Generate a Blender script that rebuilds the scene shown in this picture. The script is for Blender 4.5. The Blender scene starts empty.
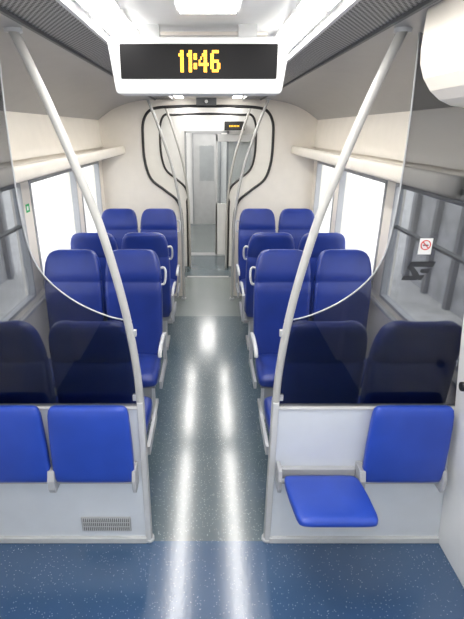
import bpy, math
from math import radians, sin, cos, pi, copysign
from mathutils import Matrix, Vector

S = bpy.context.scene
S.view_settings.view_transform = 'Standard'
S.view_settings.look = 'None'
S.view_settings.exposure = 0.0

# ------------------------------------------------------------ materials
def newmat(name):
    m = bpy.data.materials.new(name); m.use_nodes = True
    nt = m.node_tree
    return m, nt, nt.nodes['Principled BSDF']

def plain(name, col, rough=0.5, metal=0.0, noise=0.04, scale=8, coat=0.0, bump=0.0, bscale=200, spec=0.5):
    m, nt, b = newmat(name)
    tc = nt.nodes.new('ShaderNodeTexCoord')
    n = nt.nodes.new('ShaderNodeTexNoise'); n.inputs['Scale'].default_value = scale
    nt.links.new(tc.outputs['Object'], n.inputs['Vector'])
    r = nt.nodes.new('ShaderNodeValToRGB')
    r.color_ramp.elements[0].position = 0.3; r.color_ramp.elements[1].position = 0.7
    r.color_ramp.elements[0].color = tuple(c*(1-noise) for c in col)+(1,)
    r.color_ramp.elements[1].color = tuple(min(1, c*(1+noise)) for c in col)+(1,)
    nt.links.new(n.outputs['Fac'], r.inputs['Fac'])
    nt.links.new(r.outputs['Color'], b.inputs['Base Color'])
    b.inputs['Roughness'].default_value = rough
    b.inputs['Metallic'].default_value = metal
    b.inputs['Coat Weight'].default_value = coat
    b.inputs['Specular IOR Level'].default_value = spec
    if bump:
        n2 = nt.nodes.new('ShaderNodeTexNoise'); n2.inputs['Scale'].default_value = bscale
        nt.links.new(tc.outputs['Object'], n2.inputs['Vector'])
        bp = nt.nodes.new('ShaderNodeBump'); bp.inputs['Strength'].default_value = bump
        bp.inputs['Distance'].default_value = 0.002
        nt.links.new(n2.outputs['Fac'], bp.inputs['Height'])
        nt.links.new(bp.outputs['Normal'], b.inputs['Normal'])
    return m

def emis(name, col, st):
    m, nt, b = newmat(name)
    b.inputs['Base Color'].default_value = col+(1,)
    b.inputs['Emission Color'].default_value = col+(1,)
    b.inputs['Emission Strength'].default_value = st
    return m

def glass(name, tint, amt=0.5):
    m = bpy.data.materials.new(name); m.use_nodes = True
    nt = m.node_tree; nt.nodes.clear()
    o = nt.nodes.new('ShaderNodeOutputMaterial')
    t = nt.nodes.new('ShaderNodeBsdfTransparent'); t.inputs['Color'].default_value = tint+(1,)
    g = nt.nodes.new('ShaderNodeBsdfGlossy'); g.inputs['Roughness'].default_value = 0.02
    lw = nt.nodes.new('ShaderNodeLayerWeight')
    p = nt.nodes.new('ShaderNodeMath'); p.operation = 'POWER'; p.inputs[1].default_value = 4.5
    nt.links.new(lw.outputs['Facing'], p.inputs[0])
    q = nt.nodes.new('ShaderNodeMath'); q.operation = 'MULTIPLY_ADD'; q.inputs[1].default_value = amt; q.inputs[2].default_value = 0.03
    nt.links.new(p.outputs[0], q.inputs[0])
    mx = nt.nodes.new('ShaderNodeMixShader')
    nt.links.new(q.outputs[0], mx.inputs[0]); nt.links.new(t.outputs[0], mx.inputs[1])
    nt.links.new(g.outputs[0], mx.inputs[2]); nt.links.new(mx.outputs[0], o.inputs[0])
    return m

def floor_mat(name, c1, c2, speck, rough, thr=0.17, ior=1.5, vs=95):
    m, nt, b = newmat(name)
    tc = nt.nodes.new('ShaderNodeTexCoord')
    n = nt.nodes.new('ShaderNodeTexNoise'); n.inputs['Scale'].default_value = 3; n.inputs['Detail'].default_value = 6
    nt.links.new(tc.outputs['Object'], n.inputs['Vector'])
    mx = nt.nodes.new('ShaderNodeMixRGB'); mx.inputs[1].default_value = c1+(1,); mx.inputs[2].default_value = c2+(1,)
    nt.links.new(n.outputs['Fac'], mx.inputs[0])
    v = nt.nodes.new('ShaderNodeTexVoronoi'); v.inputs['Scale'].default_value = vs
    nt.links.new(tc.outputs['Object'], v.inputs['Vector'])
    lt = nt.nodes.new('ShaderNodeMath'); lt.operation = 'LESS_THAN'; lt.inputs[1].default_value = thr
    nt.links.new(v.outputs['Distance'], lt.inputs[0])
    sp = nt.nodes.new('ShaderNodeSeparateColor'); nt.links.new(v.outputs['Color'], sp.inputs[0])
    gt = nt.nodes.new('ShaderNodeMath'); gt.operation = 'GREATER_THAN'; gt.inputs[1].default_value = 0.5
    nt.links.new(sp.outputs[0], gt.inputs[0])
    ml = nt.nodes.new('ShaderNodeMath'); ml.operation = 'MULTIPLY'
    nt.links.new(lt.outputs[0], ml.inputs[0]); nt.links.new(gt.outputs[0], ml.inputs[1])
    m2 = nt.nodes.new('ShaderNodeMixRGB'); m2.inputs[2].default_value = speck+(1,)
    nt.links.new(ml.outputs[0], m2.inputs[0]); nt.links.new(mx.outputs[0], m2.inputs[1])
    nt.links.new(m2.outputs[0], b.inputs['Base Color'])
    b.inputs['Roughness'].default_value = rough
    b.inputs['IOR'].default_value = ior
    bp = nt.nodes.new('ShaderNodeBump'); bp.inputs['Strength'].default_value = 0.15; bp.inputs['Distance'].default_value = 0.002
    n2 = nt.nodes.new('ShaderNodeTexNoise'); n2.inputs['Scale'].default_value = 45
    nt.links.new(tc.outputs['Object'], n2.inputs['Vector'])
    nt.links.new(n2.outputs['Fac'], bp.inputs['Height']); nt.links.new(bp.outputs['Normal'], b.inputs['Normal'])
    return m

def perf_mat(name, base, hole, k=260.0, thr=0.15, ky=0.55):
    m, nt, b = newmat(name)
    tc = nt.nodes.new('ShaderNodeTexCoord'); sx = nt.nodes.new('ShaderNodeSeparateXYZ')
    nt.links.new(tc.outputs['Object'], sx.inputs[0])
    def M(op, a, bb):
        n = nt.nodes.new('ShaderNodeMath'); n.operation = op
        for i, q in enumerate((a, bb)):
            if q is None: continue
            if isinstance(q, (int, float)): n.inputs[i].default_value = q
            else: nt.links.new(q, n.inputs[i])
        return n.outputs[0]
    s1 = M('SINE', M('MULTIPLY', sx.outputs[0], k), None)
    s2 = M('SINE', M('MULTIPLY', sx.outputs[1], k*ky), None)
    f = M('GREATER_THAN', M('MULTIPLY', s1, s2), thr)
    mx = nt.nodes.new('ShaderNodeMixRGB'); mx.inputs[1].default_value = base+(1,); mx.inputs[2].default_value = hole+(1,)
    nt.links.new(f, mx.inputs[0]); nt.links.new(mx.outputs[0], b.inputs['Base Color'])
    b.inputs['Roughness'].default_value = 0.5
    return m

CREAM = plain('cream_laminate', (0.85, 0.80, 0.72), 0.35, noise=0.02)
WHITE = plain('white_panel', (0.87, 0.87, 0.86), 0.35, noise=0.02)
PANEL = plain('grey_white_panel', (0.69, 0.73, 0.78), 0.35, noise=0.02)
COVE = plain('grey_cove', (0.30, 0.30, 0.305), 0.3, noise=0.03)
POLE = plain('painted_pole', (0.44, 0.44, 0.43), 0.28, noise=0.02)
GREY = plain('grey_plastic', (0.42, 0.43, 0.45), 0.4)
LGREY = plain('light_grey_plastic', (0.58, 0.59, 0.60), 0.35)
DARK = plain('dark_rubber', (0.02, 0.02, 0.022), 0.4)
DGREY = plain('dark_grey', (0.10, 0.105, 0.11), 0.5)
BLUE = plain('blue_leatherette', (0.016, 0.038, 0.235), 0.32, noise=0.12, scale=5, bump=0.3, bscale=350)
BLUE2 = plain('blue_vinyl_bright', (0.020, 0.065, 0.43), 0.38, noise=0.08, scale=5, bump=0.2, bscale=350)
FL_A = floor_mat('floor_vinyl_aisle', (0.07, 0.105, 0.13), (0.105, 0.145, 0.17), (0.40, 0.48, 0.52), 0.15, 0.22, 1.85)
FL_B = floor_mat('floor_vinyl_blue', (0.032, 0.08, 0.17), (0.05, 0.105, 0.21), (0.36, 0.46, 0.58), 0.155, 0.17, 1.85, 85)
FL_C = floor_mat('floor_reflection_and_corridor', (0.18, 0.21, 0.215), (0.22, 0.25, 0.255), (0.4, 0.45, 0.48), 0.2)
GRILLE = perf_mat('perforated_metal', (0.33, 0.325, 0.315), (0.025, 0.025, 0.025), 330, 0.04, .6)
RACKF = perf_mat('perforated_cream', (0.66, 0.64, 0.60), (0.42, 0.41, 0.39), 300, 0.4)
LAMP = emis('lamp_diffuser', (1.0, 0.97, 0.92), 23.0)
CORRIDOR_FILL = emis('corridor_fill_glow', (1.0, 0.97, 0.93), 8.0)
AMBER = emis('amber_led', (1.0, 0.50, 0.02), 1.6)
BLACK = plain('black_display', (0.006, 0.006, 0.007), 0.6, spec=0.15)
TINT = glass('smoked_glass', (0.57, 0.58, 0.60))
TINT2 = glass('smoked_glass_light', (0.85, 0.87, 0.88))
CLEAR = glass('window_glass', (0.98, 0.99, 0.99), 0.25)
DECAL = plain('decal_grey', (0.02, 0.022, 0.028), 0.5)
RED = plain('decal_red', (0.6, 0.03, 0.03), 0.5)
STK = plain('decal_white', (0.8, 0.8, 0.8), 0.5)
GREEN = plain('decal_green', (0.02, 0.4, 0.12), 0.5)
OUTG = plain('concrete_platform', (0.62, 0.61, 0.59), 0.8, noise=0.15, scale=2)
OUTB = plain('station_wall', (0.50, 0.50, 0.51), 0.7, noise=0.2, scale=3)
OUTD = plain('station_dark', (0.22, 0.22, 0.23), 0.6)

# ------------------------------------------------------------ builder
class B:
    def __init__(s): s.v = []; s.f = []; s.m = []; s.sm = []; s.mats = []
    def mi(s, mat):
        if mat not in s.mats: s.mats.append(mat)
        return s.mats.index(mat)
    def add(s, vs, fs, mat, smooth=False, M=None):
        o = len(s.v); k = s.mi(mat)
        for p in vs:
            p = Vector(p)
            if M is not None: p = M @ p
            s.v.append(tuple(p))
        for f in fs:
            s.f.append(tuple(o+i for i in f)); s.m.append(k); s.sm.append(smooth)
    def box(s, x0, x1, y0, y1, z0, z1, mat, M=None):
        if x0 > x1: x0, x1 = x1, x0
        vs = [(x, y, z) for x in (x0, x1) for y in (y0, y1) for z in (z0, z1)]
        fs = [(0,1,3,2),(4,6,7,5),(0,4,5,1),(2,3,7,6),(0,2,6,4),(1,5,7,3)]
        s.add(vs, fs, mat, False, M)
    def loft(s, rings, mat, smooth=True, M=None, closed=False, caps=True):
        n = len(rings[0]); vs = [p for r in rings for p in r]; fs = []
        R = len(rings)
        for i in range(R if closed else R-1):
            j = (i+1) % R
            for k in range(n):
                l = (k+1) % n
                fs.append((i*n+k, i*n+l, j*n+l, j*n+k))
        if caps and not closed:
            fs.append(tuple(range(n))[::-1]); fs.append(tuple((R-1)*n+k for k in range(n)))
        s.add(vs, fs, mat, smooth, M)
    def tube(s, path, r, mat, n=12, M=None, closed=False):
        P = [Vector(p) for p in path]; rings = []
        N = len(P); up = None
        for i, p in enumerate(P):
            if closed: t = P[(i+1) % N]-P[i-1]
            else: t = P[min(i+1, N-1)]-P[max(i-1, 0)]
            t.normalize()
            if up is None:
                up = Vector((0, 1, 0)) if abs(t.y) < .9 else Vector((1, 0, 0))
            a = (up - t*up.dot(t)).normalized(); up = a
            b = t.cross(a)
            rr = r[i] if isinstance(r, (list, tuple)) else r
            rings.append([tuple(p+a*rr*cos(2*pi*k/n)+b*rr*sin(2*pi*k/n)) for k in range(n)])
        s.loft(rings, mat, True, M, closed)
    def prism(s, poly, y0, y1, mat, smooth=False, M=None):   # poly in xz
        n = len(poly)
        vs = [(x, y0, z) for x, z in poly]+[(x, y1, z) for x, z in poly]
        fs = [tuple(range(n)), tuple(range(n, 2*n))[::-1]]
        for k in range(n):
            l = (k+1) % n; fs.append((k, k+n, l+n, l))
        s.add(vs, fs, mat, smooth, M)
    def strip(s, prof, y0, y1, mat, smooth=True, M=None):
        n = len(prof)
        vs = [(x, y0, z) for x, z in prof]+[(x, y1, z) for x, z in prof]
        s.add(vs, [(k, k+1, n+k+1, n+k) for k in range(n-1)], mat, smooth, M)
    def make(s, name, bevel=0.0, parent=None, fixn=True, subsurf=0):
        me = bpy.data.meshes.new(name); me.from_pydata(s.v, [], s.f)
        for m in s.mats: me.materials.append(m)
        me.polygons.foreach_set('material_index', s.m)
        me.polygons.foreach_set('use_smooth', s.sm); me.update()
        if fixn:
            import bmesh
            bm = bmesh.new(); bm.from_mesh(me); bmesh.ops.recalc_face_normals(bm, faces=bm.faces); bm.to_mesh(me); bm.free()
        o = bpy.data.objects.new(name, me); S.collection.objects.link(o)
        if bevel:
            md = o.modifiers.new('bev', 'BEVEL'); md.width = bevel; md.segments = 2
            md.limit_method = 'ANGLE'; md.angle_limit = radians(50)
        if parent: o.parent = parent
        return o

def sell(w, t, e=4.0, n=28):
    out = []
    for k in range(n):
        a = 2*pi*k/n + pi/n
        c, d = cos(a), sin(a)
        out.append((w*copysign(abs(c)**(2/e), c), t*copysign(abs(d)**(2/e), d)))
    return out

def catmull(pts, per=8):
    out = []
    P = [pts[0]]+list(pts)+[pts[-1]]
    for i in range(1, len(P)-2):
        for k in range(per):
            t = k/per
            out.append(tuple(0.5*((2*P[i][j])+(-P[i-1][j]+P[i+1][j])*t+(2*P[i-1][j]-5*P[i][j]+4*P[i+1][j]-P[i+2][j])*t*t+(-P[i-1][j]+3*P[i][j]-3*P[i+1][j]+P[i+2][j])*t**3) for j in range(len(P[0]))))
    out.append(tuple(pts[-1])); return out

PY = 1.90      # near partition plane
W = 1.35       # inner half width of saloon
CZ = 2.55      # ceiling height
EY = 6.0       # end of saloon

# ------------------------------------------------------------ floor
b = B()
b.box(-1.45, 1.45, -1.6, PY, -0.05, 0, FL_B)
b.box(-1.45, 1.45, PY, 5.25, -0.05, 0, FL_A)
b.box(-1.45, 1.45, 5.25, 6.9, -0.05, 0, FL_C)  # paler band: door and window reflection put into the floor colour
b.box(-1.45, 1.45, 6.9, 8.3, -0.05, 0, FL_A)
b.box(-1.45, 1.45, 8.3, 11.4, -0.05, 0, FL_C)
b.make('floor')
b = B()
b.box(-0.33, 0.33, 6.87, 6.93, 0.0, 0.004, GREY); b.box(-0.36, 0.34, 8.2, 8.42, 0.0, 0.006, GREY)
b.make('trim_1')

# ------------------------------------------------------------ ceiling
CY0 = 1.2
b = B(); b.box(-1.45, 1.45, -1.6, 11.4, CZ+0.0, CZ+0.06, WHITE)
b.box(-0.24, 0.24, PY+0.2, EY, CZ-0.012, CZ, CREAM)
b.make('ceiling')
for i, sx in enumerate((-1, 1)):
    b = B()
    b.box(sx*0.43, sx*0.64, CY0, EY, CZ-0.02, CZ-0.001, GRILLE)
    b.box(sx*0.415, sx*0.43, CY0, EY, CZ-0.03, CZ-0.001, LGREY)
    b.box(sx*0.63, sx*0.645, CY0, EY, CZ-0.032, CZ-0.001, DGREY)  # dark strip painting the shadow slot between grille and cove
    b.make('trim_%d' % (i+2))
    b = B()
    prof = catmull([(sx*0.64, CZ-0.02), (sx*0.80, CZ-0.03), (sx*1.0, CZ-0.07), (sx*1.18, CZ-0.14), (sx*W, 2.30)], 6)
    b.strip(prof, PY+0.02, EY, COVE)
    prof = [p for p in prof if abs(p[0]) < 1.13]
    b.strip(prof, CY0, PY+0.02, COVE)
    b.box(sx*.64, sx*1.13, CY0, CY0+.01, 2.43, CZ, LGREY)
    pr2 = catmull([(sx*W, 2.30), (sx*(W-.01), 2.2), (sx*(W-.02), 2.05), (sx*(W-.04), 1.99)], 5)
    b.strip(pr2, PY+0.02, EY, CREAM)
    b.make('trim_%d' % (i+4), fixn=False)

# ------------------------------------------------------------ ceiling lamps
def lamp(x, y0, y1, w=0.045, mat=None):
    b = B()
    b.box(x-w-.012, x+w+.012, y0-.012, y1+.012, CZ-0.012, CZ, WHITE)
    b.box(x-w, x+w, y0, y1, CZ-0.02, CZ-0.011, mat or LAMP)
    b.make('ceiling_light')
for sx in (-1, 1):
    for (y0, y1) in ((-1.4, -0.4), (-0.37, 0.68), (0.71, 1.66), (1.75, 3.18), (3.21, 4.5), (4.53, 5.80), (6.08, 7.45), (7.6, 8.3)):
        lamp(sx*0.335, y0, y1)
lamp(0, 1.0, 1.70, 0.09)
lamp(0, 8.7, 10.9, 0.18, CORRIDOR_FILL)  # added glowing panel to brighten the far corridor, not a known fitting

# ------------------------------------------------------------ saloon side walls with windows
WINS = [(2.12, 3.32), (3.50, 4.75), (4.93, 5.80)]
wn = 1
for sx, side in ((-1, 'left'), (1, 'right')):
    b = B()
    b.box(sx*W, sx*(W+.08), PY, EY, 0, 0.97, CREAM)
    b.box(sx*W, sx*(W+.08), PY, EY, 1.83, CZ, CREAM)
    ys = [PY]+[q for w_ in WINS for q in w_]+[EY]
    for k in range(0, len(ys), 2):
        b.box(sx*W, sx*(W+.08), ys[k], ys[k+1], 0.97, 1.83, CREAM)
    b.box(sx*(W-.05), sx*W, PY+.04, EY, 0.0, 0.16, LGREY)
    b.box(sx*(W-.035), sx*W, PY+.04, EY, 0.90, 0.93, LGREY)
    b.make('wall_'+side, bevel=0.006)
    for (y0, y1) in WINS:
        b = B()
        xo0, xo1 = W-.008, W+.05
        t = .024
        b.box(sx*xo0, sx*xo1, y0, y1, .97, .97+t, GREY); b.box(sx*xo0, sx*xo1, y0, y1, 1.83-t, 1.83, GREY)
        b.box(sx*xo0, sx*xo1, y0, y0+t, .97+t, 1.83-t, GREY); b.box(sx*xo0, sx*xo1, y1-t, y1, .97+t, 1.83-t, GREY)
        b.box(sx*(W+.03), sx*(W+.035), y0+t, y1-t, .97+t, 1.83-t, CLEAR)
        if y0 < 3: b.box(sx*(W+.0), sx*(W+.045), y0+t, y1-t, 1.52, 1.535, DGREY)
        b.make('window_%d' % wn, bevel=0.004); wn += 1

# luggage racks
for sx in (-1, 1):
    b = B()
    b.box(sx*1.06, sx*(W-.01), PY+.06, EY-.05, 1.925, 1.95, CREAM)
    ring = [(sx*(1.06+x), z+1.955) for x, z in sell(0.026, 0.046, 3, 16)]
    b.loft([[(x, y, z) for x, z in ring] for y in (PY+.06, EY-.05)], CREAM)
    b.box(sx*1.10, sx*1.30, PY+.10, EY-.1, 1.919, 1.926, RACKF)
    for y in (2.5, 3.42, 4.3, 4.84, 5.7):
        b.prism([(sx*1.12, 1.92), (sx*(W-.01), 1.92), (sx*(W-.01), 1.86)], y-.015, y+.015, LGREY)
    b.make('luggage_rack')

# ------------------------------------------------------------ windscreens / partitions
ARC = [(0.352, 1.36), (0.46, 1.385), (0.60, 1.455), (0.715, 1.56), (0.772, 1.68), (0.792, 1.85), (0.795, 2.05), (0.79, 2.29), (0.778, 2.515)]
RAIL = [(0.335, 0.0), (0.335, 0.5), (0.337, 0.9), (0.348, 1.15), (0.385, 1.45), (0.455, 1.78), (0.53, 2.02), (0.62, 2.28), (0.715, 2.52)]
def partition(Y, sx, name, XO=W):
    root = bpy.data.objects.new(name, None); S.collection.objects.link(root)
    arc = catmull(ARC, 6)
    b = B()
    b.box(sx*0.345, sx*XO, Y, Y+.03, 0.035, 0.885, PANEL)
    b.box(sx*0.345, sx*XO, Y-.018, Y+.04, 0.0, 0.04, LGREY)
    b.box(sx*0.345, sx*XO, Y-.006, Y+.036, 0.885, 0.90, LGREY)
    b.box(sx*0.322, sx*0.352, Y-.012, Y+.05, 0.0, 0.93, LGREY)
    b.make('lower_panel', bevel=0.004, parent=root)
    b = B()
    poly = [(0.345, 0.90)]+arc+[(1.0, 2.475), (1.15, 2.42), (XO-.03, 2.33), (XO-.03, 0.90)]
    poly = [(sx*x, z) for x, z in poly]
    b.prism(poly, Y+.010, Y+.018, TINT)
    b.make('smoked_glass_screen', parent=root)
    b = B()
    rp = [(sx*x, Y+.014, z) for x, z in arc]
    b.tube(rp, 0.004, GREY, 8)
    b.make('screen_edge', parent=root)
    b = B()
    rail = catmull([(x, z) for x, z in RAIL], 6)
    b.tube([(sx*x, Y+.012, z) for x, z in rail], 0.0185, POLE, 14)
    x1 = sx*RAIL[-1][0]
    b.tube([(x1, Y+.012, CZ-.035), (x1, Y+.012, CZ)], 0.032, LGREY, 16)
    b.tube([(sx*.335, Y+.012, 0), (sx*.335, Y+.012, 0.02)], 0.028, LGREY, 16)
    for z in (0.95, 1.3):
        b.box(sx*.335, sx*.372, Y+.004, Y+.024, z-.015, z+.015, GREY)
    b.make('leaning_handrail', parent=root)
    return root
partition(PY, -1, 'glass_partition', XO=1.31)
partition(PY, 1, 'glass_partition', XO=1.31)

# heating grille on left partition
b = B()
x0, x1, z0, z1 = -0.705, -0.43, 0.085, 0.185
b.box(x0, x1, PY-.008, PY-.001, z0, z1, GREY)
b.box(x0+.008, x1-.008, PY-.0095, PY-.008, z0+.008, z1-.008, DGREY)
n = 24
for k in range(n+1):
    x = x0+.008+(x1-x0-.016)*k/n
    b.box(x-.0026, x+.0026, PY-.013, PY-.008, z0+.006, z1-.006, LGREY)
for z in (z0+.036, z0+.066):
    b.box(x0+.006, x1-.006, PY-.013, PY-.008, z-.002, z+.002, LGREY)
b.make('ventilation_grille')

# decals on the right glass
b = B()
yy = PY+.004
cx, cz = 0.938, 1.715
b.box(cx-.028, cx+.028, yy, yy+.001, cz-.035, cz+.035, STK)
ringp = [(cx+.02*cos(a*pi/12), yy-.0005, cz+.006+.02*sin(a*pi/12)) for a in range(24)]
b.tube(ringp, 0.0024, RED, 6, closed=True)
b.box(cx-.012, cx+.012, yy-.001, yy, cz+.003, cz+.008, DECAL)
b.box(-.021, .021, yy-.0015, yy-.0005, -.0022, .0022, RED, M=Matrix.Translation((cx, 0, cz+.006)) @ Matrix.Rotation(radians(45), 4, 'Y'))
b.make('no_smoking_sticker')
b = B()
cx, cz = 0.925, 1.60
def sk(pts): b.prism([(cx+x*1.15, cz+z*1.7) for x, z in pts], yy, yy+.001, DECAL)
sk([(-.045, .012), (-.03, .028), (.062, .028), (.055, .014), (-.02, .014), (-.03, .004)])
sk([(-.03, .004), (-.02, .014), (.0, .0), (.012, -.012), (.0, -.022), (-.06, -.022), (-.052, -.010), (-.018, -.010)])
sk([(.01, .008), (.045, .008), (.04, -.003), (.016, -.003), (.008, .0)])
sk([(.012, -.008), (.028, -.008), (.018, -.022), (.004, -.022)])
b.make('logo_decal')
b = B(); b.box(-W+.002, -W+.004, 3.37, 3.44, 1.61, 1.67, GREEN); b.box(-W+.004, -W+.005, 3.385, 3.415, 1.625, 1.655, STK)
b.make('exit_sticker')

# ------------------------------------------------------------ tip-up seats
def pad(b, M, w=0.207, h=0.44):
    rows = [(0.0, w*.90, .010), (0.006, w*.955, .018), (0.03, w*.985, .024), (0.08, w, .028), (h*.5, w*.99, .030), (h-.10, w*.965, .030),
            (h-.05, w*.95, .028), (h-.02, w*.92, .024), (h-.006, w*.87, .017), (h, w*.80, .008)]
    b.loft([[(x, y, z) for x, y in sell(ww, t, 5, 36)] for z, ww, t in rows], BLUE2, True, M)
def tipup(X, down):
    b = B()
    zh = 0.49; yh = PY-.06
    if down: M = Matrix.Translation((X, yh-.01, zh+.03)) @ Matrix.Rotation(radians(80), 4, 'X')
    else: M = Matrix.Translation((X, yh, zh)) @ Matrix.Rotation(radians(-1.5), 4, 'X')
    pad(b, M, w=.19 if down else .207, h=.36 if down else 0.45)
    hb = .195
    b.box(X-hb, X+hb, PY-.03, PY-.002, zh-.03, zh+.05, GREY)
    for s_ in (-1, 1):
        xc = X+s_*(hb+.012)
        prof = [(yh-.04, zh-.02), (yh-.03, zh-.05), (PY-.003, zh-.05), (PY-.003, zh+.08), (yh-.02, zh+.08), (yh-.04, zh+.03)]
        b.loft([[(x, p[0], p[1]) for p in prof] for x in (xc-.01, xc+.01)], GREY, False)
    b.tube([(X-hb, yh, zh), (X+hb, yh, zh)], .014, GREY, 10)
    return b.make('tip_up_seat', bevel=0.003)
tipup(-0.585, False); tipup(-1.015, False)
tipup(0.575, True); tipup(1.0, False)

# ------------------------------------------------------------ passenger seats
def seat_mesh(side, grab):
    b = B()
    zs = [(.40, .185, .030), (.41, .20, .045), (.46, .212, .055), (.60, .218, .060), (.80, .224, .058), (.95, .226, .054),
          (1.055, .224, .052), (1.066, .217, .044), (1.077, .223, .052), (1.15, .218, .052), (1.21, .209, .050), (1.25, .196, .046), (1.28, .176, .038), (1.295, .150, .028), (1.302, .115, .014)]
    rings = []
    for z, w_, t in zs:
        u = (z-.40)/.9
        yc = 0.16*u + 0.018*sin(u*2*pi)
        ring = []
        for x, y in sell(w_, t, 4, 32):
            if y < 0:
                y = y - 0.022*(min(1, abs(x)/w_))**4 + .006
            ring.append((x, yc+y, z))
        rings.append(ring)
    b.loft(rings, BLUE)
    rows = [(-.03, .19, .035), (-.05, .20, .05), (-.12, .215, .058), (-.30, .22, .060), (-.40, .218, .058), (-.435, .21, .05), (-.455, .19, .035), (-.462, .16, .018)]
    b.loft([[(x, y, .435+z+.015*(-y/.46)) for x, z in sell(w_, t, 4, 28)] for y, w_, t in rows], BLUE)
    b.box(-.19, .19, -.36, .0, .35, .395, GREY)
    b.box(-.15, .15, -.26, -.06, .04, .35, LGREY)
    b.box(-.17, .17, -.32, -.02, .0, .04, GREY)
    if side:
        xs = side*.238
        if grab:
            path = [(xs, .03, .62), (xs, -.05, .655), (xs, -.15, .665), (xs, -.30, .66), (xs, -.355, .645), (xs, -.365, .62)]
            b.tube(catmull(path, 4), .015, LGREY, 10)
            b.box(xs-.012, xs+.012, -.02, .04, .36, .64, GREY)
        b.box(xs-.010, xs+.010, -.38, .0, .36, .42, GREY)
    if grab:
        h = [(side*.205, .13, 1.155), (side*.238, .125, 1.165), (side*.254, .12, 1.145), (side*.256, .11, 1.10), (side*.25, .10, 1.055), (side*.235, .095, 1.035), (side*.205, .095, 1.04)]
        b.tube(catmull(h, 5), .010, LGREY, 10)
    return b.make('passenger_seat')
proto = {}
for sd in (-1, 0, 1):
    for g in (0, 1):
        if g and not sd: continue
        o = seat_mesh(sd, g); proto[(sd, g)] = o.data
        bpy.data.objects.remove(o)
def seat(x, y, facing, sd, g):
    o = bpy.data.objects.new('passenger_seat', proto[(sd, g)]); S.collection.objects.link(o)
    o.location = (x, y, 0)
    if facing > 0: o.rotation_euler = (0, 0, pi)
for sx in (-1, 1):
    for i, (y, fc) in enumerate(((2.20, 1), (3.33, -1), (4.28, 1), (5.34, -1))):
        sd = -sx if fc < 0 else sx
        seat(sx*0.595, y, fc, sd, 0 if i == 0 else 1)
        seat(sx*1.075, y, fc, 0, 0)

# ------------------------------------------------------------ display sign
root = bpy.data.objects.new('clock_display_sign', None); S.collection.objects.link(root)
b = B()
sc = -0.035; sw = 0.345; sy = 1.93
def rrect(cx, cz, w, h, r, n=6, taper=0):
    pts = []
    for (sx_, sz_, a0) in ((1, 1, 0), (-1, 1, 90), (-1, -1, 180), (1, -1, 270)):
        for k in range(n+1):
            a = radians(a0+90*k/n)
            x = sx_*(w-r)+r*cos(a); z = sz_*(h-r)+r*sin(a)
            x *= 1 - taper*(1-z/h)*.5
            pts.append((cx+x, cz+z))
    return pts
zc = 2.408; hh = 0.097
b.prism(rrect(sc, zc, sw, hh, .016, taper=.07), sy, sy+.12, LGREY)
b.make('housing', bevel=0.006, parent=root)
b = B()
b.prism(rrect(sc, zc+.014, sw*.86, hh*.60, .004), sy-.004, sy+.002, BLACK)
b.make('screen', parent=root)
b = B()
for x in (-.22, .15): b.box(sc+x, sc+x+.07, sy+.03, sy+.09, zc+hh-.005, CZ, LGREY)
b.make('ceiling_mount', parent=root)
G = {'1': ["..##", ".###", "..##", "..##", "..##", "..##", "..##"],
     '4': ["...##.", "..###.", ".#.##.", "#..##.", "######", "...##.", "...##."],
     '6': [".####.", "##....", "##....", "#####.", "##..##", "##..##", ".####."],
     ':': ["..", "##", "##", "..", "##", "##", ".."]}
b = B()
txt = "11:46"; px, pz = 0.0063, 0.0106
cols = sum(len(G[c][0])+1 for c in txt)-1
x = sc-cols*px/2
for c in txt:
    g = G[c]
    for r_, row in enumerate(g):
        for k, ch in enumerate(row):
            if ch == '#':
                xx = x+k*px; zz = zc+.014+3.5*pz-r_*pz
                b.box(xx, xx+px*.9, sy-.006, sy-.0035, zz-pz*.9, zz, AMBER)
    x += (len(g[0])+1)*px
b.make('led_digits', parent=root)

# ------------------------------------------------------------ near vestibule
for i, (sx, side) in enumerate(((-1, 'left'), (1, 'right'))):
    b = B()
    prof = [(sx*1.31, 0), (sx*1.27, .45), (sx*1.225, .9), (sx*1.175, 1.3), (sx*1.15, 1.6), (sx*1.14, CZ), (sx*1.45, CZ), (sx*1.45, 0)]
    b.prism(prof, 1.16, PY-.001, WHITE)
    b.make('wall_vestibule_'+side, bevel=.004)
    b = B(); b.box(sx*1.31, sx*1.43, -1.6, -.26, 0, CZ, WHITE); b.make('wall_entrance_'+side)
    b = B(); b.box(sx*1.31, sx*1.43, -.25, 1.15, 2.11, CZ, WHITE); b.make('wall_lintel_'+side)
    b = B()
    for (y0, y1) in ((-.25, .449), (.451, 1.15)):
        b.box(sx*1.36, sx*1.40, y0, y1, 0.0, .85, PANEL); b.box(sx*1.36, sx*1.40, y0, y1, 1.75, 2.1, PANEL)
        b.box(sx*1.36, sx*1.40, y0, y0+.14, .85, 1.75, PANEL); b.box(sx*1.36, sx*1.40, y1-.14, y1, .85, 1.75, PANEL)
        b.box(sx*1.375, sx*1.385, y0+.14, y1-.14, .85, 1.75, CLEAR)
    b.make('door_%d' % (i+1), bevel=.004)
    b = B()
    cr = [(sx*.675, CZ), (sx*.675, 2.42)]+[(sx*(.845-.17*cos(a*pi/12)), 2.42-.17*sin(a*pi/12)) for a in range(1, 7)]+[(sx*1.139, 2.25), (sx*1.139, CZ)]
    b.prism(cr, -.3, 1.66, CREAM)
    b.make('door_header_cover', bevel=.03)
b = B(); b.box(-1.45, 1.45, -1.7, -1.6, 0, CZ, WHITE); b.make('wall_back')
b = B()
M = Matrix.Translation((1.190, 1.80, 1.08)) @ Matrix.Rotation(radians(-90), 4, 'Y')
b.tube([M @ Vector((0, 0, 0)), M @ Vector((0, 0, .02))], .022, DARK, 16)
b.make('door_button')

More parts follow.
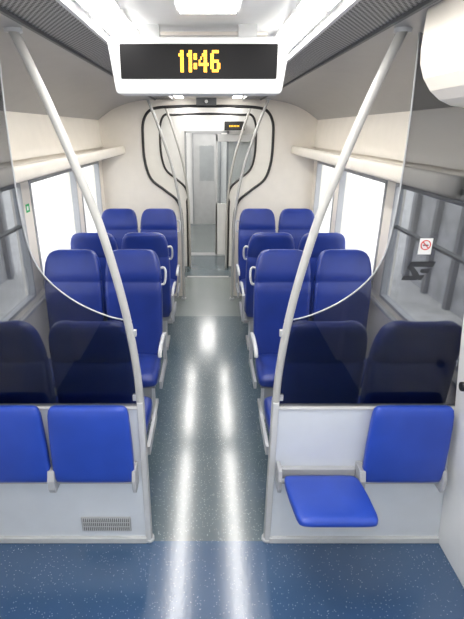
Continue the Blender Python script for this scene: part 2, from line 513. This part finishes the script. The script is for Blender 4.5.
# ------------------------------------------------------------ far end
def bulkhead(Y, name, mat=CREAM, s=1.0, top=2.44):
    arc = catmull([(0.34, 0.0), (0.34, .6), (.345, 1.1), (0.40, 1.32), (0.56, 1.46), (0.73, 1.60), (0.80, 1.82), (0.81, 2.1), (.795, 2.28), (.72, 2.40), (.58, top), (.3, top+.012), (0, top+.015)], 5)
    arc = [(x*s if z > 1.1 else x, z) for x, z in arc]
    b = B()
    for sx in (-1, 1):
        poly = [(sx*x, z) for x, z in arc]+[(0, CZ), (sx*W, CZ), (sx*W, 0)]
        b.prism(poly, Y, Y+.05, mat)
    b.make(name)
    b = B()
    full = [(-x, Y-.005, z) for x, z in arc]+[(x, Y-.005, z) for x, z in reversed(arc[:-1])]
    b.tube(full, .017, DARK, 8)
    return b
bb = bulkhead(EY, 'wall_far'); bb.make('trim_6')
rail = catmull([(x, z) for x, z in RAIL], 6)
for sx in (-1, 1):
    b = B()
    b.tube([(sx*x, EY-.12, z) for x, z in rail], 0.0175, POLE, 12)
    b.tube([(sx*.715, EY-.12, CZ-.035), (sx*.715, EY-.12, CZ)], .032, LGREY, 14)
    b.tube([(sx*.335, EY-.12, 0), (sx*.335, EY-.12, .02)], .03, LGREY, 14)
    b.make('leaning_handrail')
    b = B()
    b.tube([(sx*x*.9, 7.35, z) for x, z in rail], 0.0175, POLE, 12)
    b.make('leaning_handrail')
bb = bulkhead(7.5, 'wall_gangway', WHITE, .92, 2.40); bb.make('trim_7')
for sx, side in ((-1, 'left'), (1, 'right')):
    b = B(); b.box(sx*1.31, sx*1.4, EY+.05, 8.5, 0, CZ, CREAM); b.make('wall_far_vestibule_'+side)
b = B()
b.box(-1.31, -.38, 8.35, 8.45, 0, CZ, WHITE); b.box(.33, 1.31, 8.35, 8.45, 0, CZ, WHITE); b.box(-.38, .33, 8.35, 8.45, 2.14, CZ, WHITE)
b.make('wall_end', bevel=.01)
b = B()
b.box(-.41, -.38, 8.33, 8.46, 0, 2.17, GREY); b.box(.33, .36, 8.33, 8.46, 0, 2.17, GREY); b.box(-.41, .36, 8.33, 8.46, 2.14, 2.17, GREY)
b.make('trim_8')
for n_, x0 in (('left', -.60), ('right', .45)):
    b = B(); b.box(x0, x0+.1, 8.45, 11.2, 0, CZ, WHITE); b.make('wall_corridor_'+n_)
b = B(); b.box(-.6, .55, 11.3, 11.38, 0, CZ, WHITE); b.make('wall_corridor_end')
b = B()
b.box(-.34, .28, 11.24, 11.29, 0, 2.1, LGREY)
b.box(-.20, .14, 11.23, 11.241, 1.05, 1.85, TINT2)
b.box(-.37, -.34, 11.22, 11.29, 0, 2.13, GREY); b.box(.28, .31, 11.22, 11.29, 0, 2.13, GREY); b.box(-.37, .31, 11.22, 11.29, 2.1, 2.13, GREY)
b.box(.19, .22, 11.20, 11.24, .95, 1.15, GREY)
b.make('door_3', bevel=.004)
# sliding door leaf, parked half open on right
b = B()
x0, x1 = .14, .80
yy = 8.28
b.box(x0, x0+.03, yy, yy+.03, .0, 2.12, LGREY); b.box(x1-.05, x1, yy, yy+.03, .0, 2.12, LGREY)
b.box(x0, x1, yy, yy+.03, .0, .95, WHITE); b.box(x0, x1, yy, yy+.03, 2.0, 2.12, LGREY)
b.box(x0+.03, x1-.05, yy+.01, yy+.018, .95, 2.0, TINT2)
b.make('door_4', bevel=.004)
b = B()
b.box(.28, .62, 8.18, 8.28, 2.18, 2.32, DARK)
for k in range(7): b.box(.36+k*.025, .372+k*.025, 8.176, 8.18, 2.235, 2.26, AMBER)
b.make('information_display')
b = B()
b.box(-.14, .10, EY-.16, EY-.02, 2.46, 2.55, DGREY)
b.tube([(-.02, EY-.165, 2.50), (-.02, EY-.20, 2.495)], .028, DARK, 16)
b.tube([(-.02, EY-.20, 2.495), (-.02, EY-.205, 2.495)], .02, LGREY, 16)
b.make('security_camera', bevel=.006)

# ------------------------------------------------------------ outside
b = B(); b.box(-40, 40, -30, 60, -1.1, -1.0, OUTG); b.make('ground')
for sx in (-1, 1):
    b = B()
    b.box(sx*4.6, sx*7, 6.8, 10.3, -1, 4.5, OUTB)
    for k in range(4):
        b.box(sx*4.5, sx*4.62, 7.0+k*.95, 7.12+k*.95, -1, 4.4, OUTD)
    b.make('station_building')

w = bpy.data.worlds.new('sky'); S.world = w; w.use_nodes = True
nt = w.node_tree; bg = nt.nodes['Background']
bg.inputs['Color'].default_value = (0.98, 0.985, 1.0, 1); bg.inputs['Strength'].default_value = 2.9

# ------------------------------------------------------------ camera
cam = bpy.data.cameras.new('camera'); co = bpy.data.objects.new('camera', cam); S.collection.objects.link(co)
cam.sensor_fit = 'VERTICAL'; cam.sensor_height = 36; cam.lens = 450/619*36
cam.shift_x = 24/619
co.location = (0, 0, 2.18); co.rotation_euler = (radians(90-21.7), 0, 0)
cam.clip_start = .05
S.camera = co
